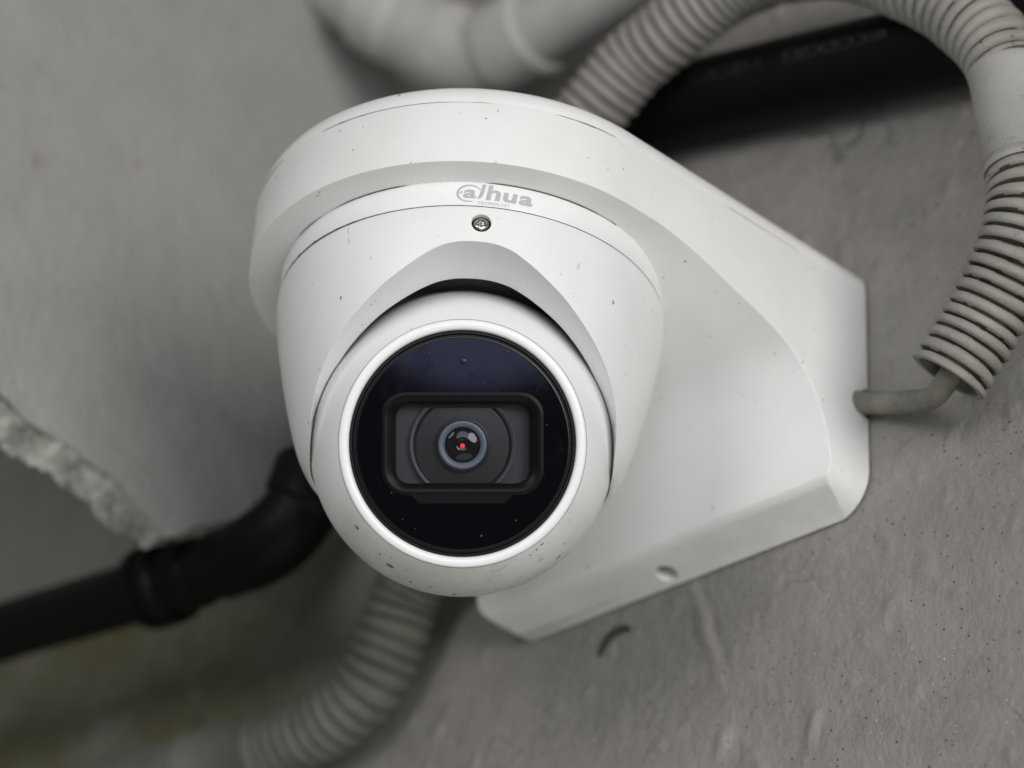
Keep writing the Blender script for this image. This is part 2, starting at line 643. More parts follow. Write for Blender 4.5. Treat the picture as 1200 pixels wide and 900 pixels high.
# the ragged strip where the plaster has broken away
cv, cf = [], []
ys2 = list(np.arange(-130, 20, 0.7))
nr = 16
for y in ys2:
    e = edge_z(y) + (1.6 * noise.noise(Vector((y * 0.11, 5, 0))) + 1.0 * noise.noise(Vector((y * 0.35, 2, 0))))
    width = 8.0 * max(0.15, min(1.0, (16 - y) / 22)) * (1 + 0.25 * noise.noise(Vector((y * 0.08, 9, 1))))
    for k in range(nr):
        t = k / (nr - 1)
        z = e + 1.8 - t * width
        dd = noise.voronoi(Vector((y * 0.16, z * 0.26, 4)))[0]
        d2 = noise.voronoi(Vector((y * 0.42, z * 0.55, 1)))[0]
        rag = 3.6 * (dd[1] - dd[0]) - 2.0 + 2.6 * (d2[0] - 0.4) + 0.8 * noise.noise(Vector((y * 1.1, z * 1.2, 3)))
        x = beam_x(y, z) - 0.4 - 7.0 * t + rag * (0.25 + math.sin(PI * t))
        cv.append((x, y, z + 0.8 * rag * t))
    cv.append((beam_x(y, e) - 12, y, e + 1))
    cv.append((beam_x(y, e) - 8, y, e + 3))
nk = nr + 2
for i in range(len(ys2) - 1):
    for k in range(nk):
        k2 = (k + 1) % nk
        cf.append((i * nk + k, (i + 1) * nk + k, (i + 1) * nk + k2, i * nk + k2))
cf.append(tuple(range(nk)))
cf.append(tuple(range((len(ys2) - 1) * nk, len(ys2) * nk)))
link_mesh('broken_edge', cv, cf, M_BROKEN, beam, BO, True, 22)

# ------------------------------------------------------------------ wall bracket
RD, WB, HB, HT = 61.0, 66.5, 51.3, 19.0
ta = math.atan2(D_WALL, WB) - math.acos(RD / math.hypot(WB, D_WALL))


def bracket_outline(inset=0.0, back=D_WALL):
    r = RD - inset
    pts = [(WB - inset, back)]
    n = 96
    for i in range(n + 1):
        a = ta - (PI + 2 * ta) * i / n
        pts.append((r * math.cos(a), r * math.sin(a)))
    pts.append((-WB + inset, back))
    return pts


bracket = thing('wall_bracket', (0, D_WALL, 0), 'white wall-mount bracket with round plate holding the camera against the wall', 'bracket')
BRO = (0, D_WALL, 0)
under = [(-80, 0), (6, 0)]
for y, z in ((14, -0.9), (24, -3.1), (35, -6.4), (44, -8.9), (52, -11.6), (58, -14.4), (63, -18.2), (67, -23.2), (70, -28.6), (72, -34.5), (73.3, -41), (73.8, -46.2)):
    under.append((y, z))
under += [(75.5, -47.6), (D_WALL + 0.2, -HB), (120, -HB - 6), (120, 60), (-80, 60)]
front = []
rr = 13.0
for sx in (1, -1):
    seq = []
    for k in range(15):
        a = k / 14 * PI / 2
        seq.append((sx * (WB - 0.2 - rr + rr * math.cos(a)), -HB - 0.4 + rr - rr * math.sin(a)))
    front += seq if sx == 1 else seq[::-1]
front += [(-WB + 0.2, 60), (WB - 0.2, 60)]
hole_frame = (Vector((-1.2, 84.2, -60)), Vector((1, 0, 0)), Vector((0, 1, 0)), Vector((0, 0, 1)))
notch = [(90.6 + 5.2 * math.cos(a), -17.8 + 5.2 * math.sin(a)) for a in [2 * PI * k / 24 for k in range(24)]]


def outer(p):
    """true on the bracket's outer skin, false in the hollow behind the drain hole."""
    return not (-31 < p.x < 29 and 77 < p.y < 88 and -45.6 < p.z < -17)


def soften(v, f, width):
    """round the sharp edges, each by its own width in mm."""
    bm = bmesh.new()
    vs = [bm.verts.new(p) for p in v]
    for fc in f:
        try:
            bm.faces.new([vs[i] for i in fc])
        except ValueError:
            pass
    bmesh.ops.remove_doubles(bm, verts=bm.verts, dist=0.01)
    bmesh.ops.dissolve_limit(bm, angle_limit=math.radians(1.0), verts=bm.verts, edges=bm.edges)
    bmesh.ops.recalc_face_normals(bm, faces=bm.faces)
    for w in (2.6, 0.8):
        es = [e for e in bm.edges if len(e.link_faces) == 2 and e.calc_face_angle(0) > math.radians(32)
              and abs(width((e.verts[0].co + e.verts[1].co) / 2) - w) < 0.01]
        if es:
            bmesh.ops.bevel(bm, geom=es, offset=w, offset_type='OFFSET', segments=4, profile=0.5, affect='EDGES', clamp_overlap=True)
    bm.verts.index_update()
    out = [tuple(q.co) for q in bm.verts], [tuple(q.index for q in fc.verts) for fc in bm.faces]
    bm.free()
    return out


solid = prism(bracket_outline(0, D_WALL - 0.9), 'z', -70, HT)
bm_v, bm_f = boolean_mesh(solid, [
    ('INTERSECT', prism(under, 'x', -100, 100)),
    ('INTERSECT', prism(front, 'y', -90, 110)),
    ('DIFFERENCE', lathe([(0, 0), (3.2, 0), (3.2, 18), (0, 18)], hole_frame, 32)),
    ('DIFFERENCE', prism([(-30, -45), (28, -45), (28, -18), (-30, -18)], 'y', 77.5, 87.5)),
    ('DIFFERENCE', prism(notch, 'x', 50, 90)),
])
bm_v, bm_f = soften(bm_v, bm_f, lambda p: 0.0 if ((p - Vector((-1.2, 84.2, p.z))).length < 5.5 and p.z < -40) or (p - Vector((p.x, 90, -17.8))).length < 7 or p.y > 88.6 or not outer(p) else (2.6 if p.y > 50 and p.z < 10 else 0.8))
body = link_mesh('bracket_body', bm_v, bm_f, M_BRK, bracket, BRO, True, 28)
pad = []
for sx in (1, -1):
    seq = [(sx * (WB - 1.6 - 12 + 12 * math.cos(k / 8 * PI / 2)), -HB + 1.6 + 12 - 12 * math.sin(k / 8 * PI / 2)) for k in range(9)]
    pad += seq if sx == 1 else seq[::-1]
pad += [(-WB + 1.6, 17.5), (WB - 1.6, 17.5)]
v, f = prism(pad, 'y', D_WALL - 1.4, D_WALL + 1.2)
link_mesh('contact_shadow_pad', v, f, M_DARK, bracket, BRO)  # dark sheet added to draw the contact shadow between bracket and wall
# the cap plate on top of the bracket, parted from the body by a fine seam
capv, capf = [], []
layers = [(1.2, 18.6), (0.9, 19.0), (0.3, 19.25), (0.2, 19.7), (0.4, 21.5), (0.9, 23.2), (1.8, 24.8), (3.2, 26.1), (5.2, 26.9), (9, 27.3)]
for ins, z in layers:
    capv += [(x, y, z) for x, y in bracket_outline(ins, D_WALL - 0.9)]
no = len(bracket_outline())
for L in range(len(layers) - 1):
    for i in range(no):
        j = (i + 1) % no
        capf.append((L * no + i, L * no + j, (L + 1) * no + j, (L + 1) * no + i))
capf.append(tuple(range(no)))
capf.append(tuple(range((len(layers) - 1) * no, len(layers) * no)))
link_mesh('top_cap', capv, capf, M_BRK, bracket, BRO, True, 40)

# ------------------------------------------------------------------ security camera
RB, ZG, ZS = 52.3, 7.6, 47.4
camera_thing = thing('security_camera', (0, 0, 0), 'white turret security camera with round black window, mounted under the bracket', 'camera')
base_prof = [(0, 0.6), (RB - 0.5, 0.6), (RB - 0.2, 0.0), (RB, -0.5), (RB, -ZG + 0.35), (RB - 0.15, -ZG + 0.1), (RB - 0.7, -ZG), (RB - 0.7, -ZG - 0.6), (0, -ZG - 0.6)]
v, f = lathe(base_prof, None, 160)
base_ring = link_mesh('base_ring', v, f, M_BODY, camera_thing)
# dirt packed in the seam, thicker on one side
v, f = [], []
n = 220
for i in range(n):
    a = 2 * PI * i / n
    az = math.degrees(math.atan2(math.cos(a), -math.sin(a)))          # 0 = away from wall, + = right
    w = math.exp(-((az + 12) / 22.0) ** 2)
    t = 0.05 + 0.45 * w + (0.08 + 0.4 * w) * max(0, noise.noise(Vector((a * 22, 3, 1)))) + 0.2 * w * noise.noise(Vector((a * 70, 3, 1)))
    t = max(0.05, t)
    for r, z in ((RB - 0.9, -ZG - 0.1 - t), (RB + 0.04, -ZG - 0.1 - t), (RB + 0.04, -ZG - 0.1 + t), (RB - 0.9, -ZG - 0.1 + t)):
        v.append((r * math.cos(a), r * math.sin(a), z))
for i in range(n):
    j = (i + 1) % n
    for k in range(4):
        f.append((i * 4 + k, j * 4 + k, j * 4 + (k + 1) % 4, i * 4 + (k + 1) % 4))
M_SEAM = plain('seam_dirt', (0.10, 0.09, 0.075), 0.9, 0.1)
link_mesh('seam_dirt', v, f, M_SEAM, base_ring)



def grime_line(name, pts, normals, z, seed, strength, parent, origin):
    """an uneven thread of dirt lying in a seam along a closed outline."""
    v, f = [], []
    n = len(pts)
    s = 0.0
    for i, ((x, y), (nx_, ny_)) in enumerate(zip(pts, normals)):
        if i:
            s += math.hypot(x - pts[i - 1][0], y - pts[i - 1][1])
        w = max(0.0, noise.noise(Vector((s * 0.05, seed, 0.3))) + 0.02)
        t = 0.015 + strength * w * (0.55 + 0.9 * max(0, noise.noise(Vector((s * 0.5, seed, 2)))) + 0.5 * noise.noise(Vector((s * 1.7, seed, 5))))
        t = max(0.02, t)
        out = min(0.05, -0.25 + 2.2 * w)
        for d, dz in ((-0.6, -t), (out, -t), (out, t), (-0.6, t)):
            v.append((x + nx_ * d, y + ny_ * d, z + dz))
    for i in range(n - 1):
        for k in range(4):
            f.append((i * 4 + k, (i + 1) * 4 + k, (i + 1) * 4 + (k + 1) % 4, i * 4 + (k + 1) % 4))
    return link_mesh(name, v, f, M_SEAM, parent, origin)


arc_n = [(math.cos(a), math.sin(a)) for a in [2 * PI * k / 500 for k in range(501)]]
grime_line('contact_dirt', [(x * (RB + 0.1), y * (RB + 0.1)) for x, y in arc_n], arc_n, -0.15, 4.0, 0.42, base_ring, (0, 0, 0))
op = bracket_outline(0)
dense_o, dense_n = [], []
for (x0, y0), (x1, y1) in zip(op, op[1:]):
    L = math.hypot(x1 - x0, y1 - y0)
    for q in range(max(1, int(L / 0.7))):
        t = q / max(1, int(L / 0.7))
        dense_o.append((x0 + (x1 - x0) * t, y0 + (y1 - y0) * t))
        dense_n.append(((y1 - y0) / L * -1, (x1 - x0) / L))
dense_n = [(-a, -b) if a * x + b * (y - 30) < 0 else (a, b) for (a, b), (x, y) in zip(dense_n, dense_o)]
grime_line('cap_seam_dirt', dense_o, dense_n, 19.05, 9.0, 0.42, bracket, BRO)

# printed lettering on the base ring, wrapped round it


def wrap(x, y, lift=0.06):
    """x millimetres along the ring from the logo's left end, y millimetres above the base line."""
    ang = math.radians(140.2) - x / RB
    r = RB + lift
    return (r * math.sin(ang), r * math.cos(ang), -5.55 + y)


def glyph_mesh(ch, x0, x1, y0, y1, bold=0.03, shear=0.14):
    c = bpy.data.curves.new('glyph', 'FONT')
    c.body = ch
    c.size = 1
    c.offset = bold
    o = bpy.data.objects.new('glyph', c)
    COL.objects.link(o)
    dg = bpy.context.evaluated_depsgraph_get()
    me = bpy.data.meshes.new_from_object(o.evaluated_get(dg))
    P = [(p.co.x, p.co.y) for p in me.vertices]
    F = [tuple(p.vertices) for p in me.polygons]
    bpy.data.objects.remove(o); bpy.data.curves.remove(c); bpy.data.meshes.remove(me)
    ax, bx = min(p[0] for p in P), max(p[0] for p in P)
    ay, by = min(p[1] for p in P), max(p[1] for p in P)
    out = []
    for px, py in P:
        y = y0 + (py - ay) / (by - ay) * (y1 - y0)
        out.append((x0 + (px - ax) / (bx - ax) * (x1 - x0) + shear * y, y))
    return out, F


LV, LF = [], []


def add2d(pts, faces):
    o = len(LV)
    LV.extend(pts)
    LF.extend([tuple(i + o for i in fc) for fc in faces])


def strip(path, widths):
    pts, fc = [], []
    n = len(path)
    for i, (x, y) in enumerate(path):
        dx = path[min(i + 1, n - 1)][0] - path[max(i - 1, 0)][0]
        dy = path[min(i + 1, n - 1)][1] - path[max(i - 1, 0)][1]
        L = math.hypot(dx, dy) or 1
        nx_, ny_ = -dy / L * widths[i] / 2, dx / L * widths[i] / 2
        pts += [(x + nx_, y + ny_), (x - nx_, y - ny_)]
    for i in range(n - 1):
        fc.append((2 * i, 2 * i + 1, 2 * i + 3, 2 * i + 2))
    add2d(pts, fc)


for ch, x0, x1, y0, y1 in (('a', 1.45, 4.75, 0.25, 3.0), ('h', 7.45, 11.0, 0.0, 4.75), ('u', 11.75, 15.3, -0.05, 3.0), ('a', 16.0, 19.6, -0.05, 3.05)):
    add2d(*glyph_mesh(ch, x0, x1, y0, y1, 0.03))
# the ring that runs round the first letter
arc = []
for k in range(41):
    a = math.radians(28 + 262 * k / 40)
    arc.append((3.2 + 3.1 * math.cos(a) + 0.12 * math.sin(a), 1.75 + 2.55 * math.sin(a)))
strip(arc, [0.22 + 0.34 * math.sin(PI * k / 40) for k in range(41)])
# the second letter: a slanted stroke hooking to the left at its foot
strip([(6.95, 4.8), (6.65, 3.3), (6.38, 2.0), (6.15, 1.2), (5.75, 0.55), (5.2, 0.2)], [0.95, 0.95, 0.95, 0.9, 0.6, 0.12])
link_mesh('brand_lettering', [wrap(x, y) for x, y in LV], LF, M_LOGO, base_ring, (0, 0, 0), False)
LV, LF = [], []
tx = 5.55
for ch in 'TECHNOLOGY':
    w = 0.62
    add2d(*glyph_mesh(ch, tx, tx + w, -1.5, -0.62, 0.022, 0.0))
    tx += 0.84
link_mesh('tagline_lettering', [wrap(x, y) for x, y in LV], LF, M_LOGO, base_ring, (0, 0, 0), False)

# cover: a tapering shell with an arched slot for the eyeball
AZ = math.radians(46.07)
HV = Vector((math.sin(AZ), -math.cos(AZ), 0))
RT = Vector((math.cos(AZ), math.sin(AZ), 0))


def cover_r(z):
    a = max(0.0, (-z - 1.35) / 121.8)
    return 53.35 * (1 - a ** 1.533) ** (1 / 1.533)


cz = [-ZG - 0.12, -ZG - 0.2, -ZG - 0.45, -ZG - 0.9]
prof = [(RB - 0.9, cz[0]), (RB - 0.25, cz[0]), (RB - 0.02, cz[1] - 0.05), (RB + 0.12, cz[2] - 0.1)]
zz = -ZG - 1.6
while zz > -57.0:
    prof.append((min(cover_r(zz), RB + 0.15 + 0.02 * (-ZG - zz)) - 1.35 * (max(0.0, -48.5 - zz) / 9.0) ** 2, zz))
    zz -= 1.6
prof += [(40.55, -57.3), (40.2, -57.6)]
RC = 40.75
inner = []
for k in range(22):
    t = math.radians(-14.4 + k * (58 + 14.4) / 21)
    rc = RC + 4.9 * min(1.0, max(0.0, (t - 0.24) / 0.46))
    inner.append((rc * math.cos(t), -ZS + rc * math.sin(t)))
prof += inner + [(18, -9.0), (18, cz[0])]
cover_solid = lathe(prof, None, 192, closed=True)
U = [(0, -18.8), (4.5, -19.05), (9, -20.2), (13.3, -22.5), (17.5, -25.2), (23, -29.0), (28.2, -33.4), (32.6, -37.8), (36.2, -42.6), (38.4, -47.6), (39.2, -51.5), (39.45, -55), (39.5, -60), (39.5, -80)]


def smooth_curve(P, m):
    c = catmull([(x, z, 0) for x, z in P], m)
    return [(p.x, p.y) for p in c]


Us = smooth_curve(U, 0.9)
poly = Us + [(-x, z) for x, z in Us[:0:-1]]
cutv = [tuple(RT * x + HV * 2.0 + Vector((0, 0, z))) for x, z in poly] + [tuple(RT * (x * 1.03) + HV * 90.0 + Vector((0, 0, z + 1.0))) for x, z in poly]
m_ = len(poly)
cutf = [tuple(range(m_)), tuple(range(m_, 2 * m_))] + [(i, (i + 1) % m_, m_ + (i + 1) % m_, m_ + i) for i in range(m_)]
sa = math.radians(132.8)
SD = Vector((math.sin(sa), math.cos(sa), 0.06)).normalized()
SX = Vector((0, 0, 1)).cross(SD).normalized()
SY = SD.cross(SX)
SC = Vector((math.sin(sa) * 52.2, math.cos(sa) * 52.2, -12.9))
v, f = boolean_mesh(cover_solid, [('DIFFERENCE', (cutv, cutf)), ('DIFFERENCE', lathe([(0, -0.95), (2.55, -0.95), (2.65, 3), (0, 3)], (SC, SX, SY, SD), 40))], bevel=None)
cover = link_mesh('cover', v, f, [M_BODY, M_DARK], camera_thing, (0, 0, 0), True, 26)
for p in cover.data.polygons:                      # cavity faces behind the slot coloured near black, the gap's shade painted in
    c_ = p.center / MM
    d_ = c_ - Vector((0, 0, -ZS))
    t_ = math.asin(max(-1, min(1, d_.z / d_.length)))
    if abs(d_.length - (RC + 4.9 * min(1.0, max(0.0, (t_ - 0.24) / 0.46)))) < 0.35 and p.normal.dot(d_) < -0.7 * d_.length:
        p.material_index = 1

# screw with a six-lobed socket
star, ringp = [], []
ns = 48
for k in range(ns):
    a = 2 * PI * k / ns
    star.append((1.0 + 0.3 * math.cos(6 * a), a))
sv, sf = [], []


def ring(rfun, h):
    o = len(sv)
    for k in range(ns):
        a = 2 * PI * k / ns
        r = rfun(k)
        sv.append(tuple(SC + SX * (r * math.cos(a)) + SY * (r * math.sin(a)) + SD * (h + 0.33)))
    return o


seq = [ring(lambda k: 1.95, -1.25), ring(lambda k: 1.95, -0.75), ring(lambda k: 1.8, -0.5), ring(lambda k: 1.5, -0.3), ring(lambda k: star[k][0] + 0.06, -0.22),
       ring(lambda k: star[k][0], -0.30), ring(lambda k: star[k][0] * 0.94, -1.1), ring(lambda k: 0.05, -1.2)]
for a, b in zip(seq, seq[1:]):
    for k in range(ns):
        j = (k + 1) % ns
        sf.append((a + k, a + j, b + j, b + k))
link_mesh('screw', sv, sf, M_STEEL, cover, (0, 0, 0), True, 30)
sv, sf = lathe([(1.98, -0.93), (2.53, -0.93), (2.5, -0.7), (2.3, -0.66), (1.98, -0.75)], (SC, SX, SY, SD), 40, closed=True)
link_mesh('screw_recess_ring', sv, sf, M_DARK, cover)  # near-black ring filling the recess round the screw head

# eyeball looking at the viewer
S = Vector((0, 0, -ZS))
EV = Vector((0.61664, -0.59405, -0.51659)).normalized()
EU = (Vector((0.337205, -0.417797, 0.843646)))
EU = (EU - EV * EU.dot(EV)).normalized()
ER = EU.cross(EV).normalized()
EF = (S, ER, EU, EV)
RE = 40.4


def L2W(x, y, z):
    return tuple(S + ER * x + EU * y + EV * z)


prof = []
t0 = math.asin(math.sqrt(RE ** 2 - 31.9 ** 2) / RE)
for k in range(49):
    t = -PI / 2 + (t0 + PI / 2) * k / 48
    prof.append((RE * math.cos(t), RE * math.sin(t)))
prof[0] = (0, -RE)
zf = prof[-1][1]
prof += [(31.85, zf - 0.4), (31.5, zf - 0.6), (31.0, zf - 0.6), (31.0, zf - 2.5), (26.0, zf - 14), (0, zf - 14)]
v, f = lathe(prof, EF, 160)
eye = link_mesh('eyeball', v, f, M_EYE, camera_thing, (0, 0, 0), True, 40)
bz = [(31.75, zf - 0.55), (31.75, zf + 0.15), (31.6, zf + 0.45), (31.2, zf + 0.72), (30.6, zf + 0.85), (30.0, zf + 0.82), (29.5, zf + 0.6), (29.15, zf + 0.2), (29.05, zf - 0.4), (29.05, zf - 1.6), (31.0, zf - 1.6)]
v, f = lathe(bz, EF, 160, closed=True)
link_mesh('bezel_ring', v, f, M_BEZEL, eye, (0, 0, 0), True, 50)
wr = [(29.02, zf - 1.5), (29.02, zf - 0.35), (28.75, zf - 0.1), (28.3, zf - 0.1), (28.05, zf - 0.45), (27.9, zf - 0.75), (27.6, zf - 0.75), (27.45, zf - 0.5), (27.2, zf - 0.45), (27.0, zf - 0.6), (27.0, zf - 1.5)]
v, f = lathe(wr, EF, 160, closed=True)
link_mesh('window_rim', v, f, M_BLACKRIM, eye, (0, 0, 0), True, 30)


def rrect(hw, hh, r, n, cx=0.0, cy=0.0):
    """n points on a rounded rectangle, spread by angle from its centre."""
    out = []
    for k in range(n):
        a = 2 * PI * k / n
        dx, dy = math.cos(a), math.sin(a)
        lo, hi = 0.0, 60.0
        for _ in range(40):
            t = (lo + hi) / 2
            px, py = abs(dx * t), abs(dy * t)
            qx, qy = px - (hw - r), py - (hh - r)
            d = math.hypot(max(qx, 0), max(qy, 0)) + min(max(qx, qy), 0) - r
            if d < 0:
                lo = t
            else:
                hi = t
        out.append((cx + dx * lo, cy + dy * lo))
    return out


def win_z(x, y):
    return zf - 0.55 + 1.0 * (1 - (x * x + y * y) / 27.1 ** 2)


NW = 128
rect = rrect(19.6, 12.2, 5.4, NW)
v, f = [], []
steps = 9
for s in range(steps + 1):
    t = s / steps
    for k in range(NW):
        a = 2 * PI * k / NW
        x = rect[k][0] * (1 - t) + 27.05 * math.cos(a) * t
        y = rect[k][1] * (1 - t) + 27.05 * math.sin(a) * t
        v.append(L2W(x, y, win_z(x, y)))
for s in range(steps):
    for k in range(NW):
        j = (k + 1) % NW
        f.append((s * NW + k, s * NW + j, (s + 1) * NW + j, (s + 1) * NW + k))
o0 = len(v)
for k in range(NW):                                   # the glass has a thickness at its opening
    v.append(L2W(rect[k][0], rect[k][1], win_z(*rect[k]) - 2.0))
for k in range(NW):
    j = (k + 1) % NW
    f.append((k, o0 + k, o0 + j, j))
link_mesh('window_glass', v, f, M_WIN, eye, (0, 0, 0), True, 40)

# gasket frame with a lug along its lower side
loops = [(20.9, 13.3, 6.4, -0.05), (20.8, 13.2, 6.3, 0.30), (20.3, 12.7, 6.0, 0.50), (19.7, 12.1, 5.5, 0.50), (19.1, 11.5, 5.1, 0.25), (18.35, 10.75, 4.5, -0.1), (17.9, 10.5, 4.3, -0.35), (17.4, 10.25, 3.6, -0.75), (17.4, 10.25, 3.6, -3.2), (20.5, 12.9, 6.0, -1.5)]
v, f = [], []
for hw, hh, r, dz in loops:
    for x, y in rrect(hw, hh, r, NW):
        v.append(L2W(x, y, zf - 0.1 + dz))
for l in range(len(loops)):
    l2 = (l + 1) % len(loops)
    for k in range(NW):
        j = (k + 1) % NW
        f.append((l * NW + k, l * NW + j, l2 * NW + j, l2 * NW + k))
link_mesh('gasket_frame', v, f, M_GASKET, eye, (0, 0, 0), True, 40)
lug = [(-14.2, -12.6), (-13.2, -13.6), (-11.6, -15.2), (-10.8, -15.5), (10.4, -15.5), (11.2, -15.2), (12.6, -13.8), (13.8, -12.6)]
n = len(lug)
v = [L2W(x, y, zf - 1.2) for x, y in lug] + [L2W(x, y, zf + 0.02) for x, y in lug] + [L2W(x * 0.975, y * 0.985 + 0.0, zf + 0.3) for x, y in lug]
f = [tuple(range(n)), tuple(range(2 * n, 3 * n))]
for r_ in (0, 1):
    for i in range(n):
        j = (i + 1) % n
        f.append((r_ * n + i, r_ * n + j, (r_ + 1) * n + j, (r_ + 1) * n + i))
link_mesh('gasket_lug', v, f, M_GASKET, eye, (0, 0, 0), True, 30)

# behind the pane: plate, barrel, lens
ZP = zf - 5.0
pl = rrect(17.6, 10.4, 3.6, NW, 0, -0.2)
n = NW
v = [L2W(x, y, zf - 0.9) for x, y in pl] + [L2W(x * 0.97, y * 0.97, ZP) for x, y in pl]
f = [(i, (i + 1) % n, n + (i + 1) % n, n + i) for i in range(n)]
link_mesh('recess_wall', v, f, M_GASKET, eye, (0, 0, 0), True, 40)
v = [L2W(x, y, ZP + 0.02) for x, y in rrect(17.5, 10.4, 3.4, NW, 0, -0.2)]
link_mesh('lens_plate', v, [tuple(range(NW))], M_PLATE, eye, (0, 0, 0), False)
# disc of concentric grooves, cut off level with the plate above and below
gv, gf = lathe([(13.6, 0.0), (13.6, 0.9), (13.2, 1.15), (12.7, 1.15), (12.4, 0.85), (12.0, 0.6)] + [(11.9 - 0.26 * k, 0.55 + (0.035 if k % 2 else 0.0) + 0.015 * k) for k in range(19)] + [(6.9, 0.9), (0.0, 0.9)], (S - EU * 0.4 + EV * ZP, ER, EU, EV), 128)
box = [tuple(S - EU * 0.4 + ER * a + EU * b + EV * (ZP + c)) for c in (-2, 6) for a, b in ((-20, -9.7), (20, -9.7), (20, 9.6), (-20, 9.6))]
gf.append(tuple(range(128)))
gv2, gf2 = boolean_mesh((gv, gf), [('INTERSECT', (box, [(0, 1, 2, 3), (4, 5, 6, 7), (0, 1, 5, 4), (1, 2, 6, 5), (2, 3, 7, 6), (3, 0, 4, 7)]))])
link_mesh('lens_surround', gv2, gf2, M_BARREL, eye, (0, 0, 0), True, 18)
v, f = lathe([(13.55, 0.2), (13.55, 1.9), (13.4, 2.0), (12.6, 1.0), (12.5, 0.6), (12.5, 0.2)], (S - EU * 0.4 + EV * ZP, ER, EU, EV), 128, closed=True)
av, af = boolean_mesh((v, f), [('INTERSECT', (box, [(0, 1, 2, 3), (4, 5, 6, 7), (0, 1, 5, 4), (1, 2, 6, 5), (2, 3, 7, 6), (3, 0, 4, 7)]))])
link_mesh('surround_bevel', av, af, M_ARC, eye, (0, 0, 0), True, 18)
LFm = (S - EU * 0.35 + EV * ZP, ER, EU, EV)
v, f = lathe([(7.0, 0.5), (7.0, 2.4), (6.8, 2.7), (6.5, 2.75), (6.3, 2.6), (6.25, 2.3), (6.25, 0.5)], LFm, 96, closed=True)
link_mesh('lens_barrel', v, f, M_BARREL, eye, (0, 0, 0), True, 30)
v, f = lathe([(6.2, 1.4), (6.2, 2.45), (5.9, 2.6), (5.5, 2.6), (4.85, 2.25), (4.6, 1.9), (4.6, 1.2)], LFm, 96, closed=True)
link_mesh('lens_ring', v, f, M_LRING, eye, (0, 0, 0), True, 30)
v, f = lathe([(4.7, 1.3), (4.2, 1.55), (3.4, 1.85), (2.6, 2.05), (2.0, 2.15), (1.95, 1.95), (1.7, 1.75), (1.2, 1.65), (0, 1.6)], LFm, 96)
link_mesh('lens_element', v, f, M_LENS, eye, (0, 0, 0), True, 30)
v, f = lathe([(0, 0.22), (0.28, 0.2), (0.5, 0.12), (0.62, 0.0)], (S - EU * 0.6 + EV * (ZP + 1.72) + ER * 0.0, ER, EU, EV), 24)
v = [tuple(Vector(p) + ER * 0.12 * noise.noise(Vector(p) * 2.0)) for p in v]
link_mesh('painted_red_glint', v, f, M_RED, eye, (0, 0, 0))  # small glowing dome drawn in for the red reflection in the lens
pn = rrect(17.45, 10.3, 3.6, NW)
v = [L2W(x, y, zf - 1.25) for x, y in pn] + [L2W(x, y, zf - 1.75) for x, y in pn]
f = [tuple(range(NW)), tuple(range(NW, 2 * NW))] + [(i, (i + 1) % NW, NW + (i + 1) % NW, NW + i) for i in range(NW)]
link_mesh('lens_pane', v, f, M_PANE, eye, (0, 0, 0), True, 40)
v, f = lathe([(0, 0.22), (0.5, 0.2), (0.75, 0.12), (0.9, -0.1)], (Vector(L2W(0.2, 21.0, win_z(0.2, 21.0))), ER, EU, EV), 32)
link_mesh('light_sensor_dot', v, f, M_BLACKRIM, eye)

# ------------------------------------------------------------------ conduits, cable, pipes


def corrugated(pitch, r_out, depth, seed, wob=0.0):
    def fn(i, s, a):
        s2 = s + 0.35 * noise.noise(Vector((s * 0.10, seed, 0))) + 0.30 * noise.noise(Vector((s * 0.05, math.cos(a) * 0.8, math.sin(a) * 0.8 + seed)))
        t = (s2 / pitch) % 1.0
        r_here = r_out + 0.28 * noise.noise(Vector((math.floor(s2 / pitch) * 7.3, seed, 1.5)))
        # rounded ridges parted by narrow grooves
        k = abs(2 * t - 1)                      # 1 at a groove
        r = r_here - depth * (k ** 3.2)
        return r + 0.10 * noise.noise(Vector((s * 0.18, math.cos(a) * 1.3 + seed, math.sin(a) * 1.3))) + wob * noise.noise(Vector((s * 0.7, math.cos(a), math.sin(a) + seed)))
    return fn


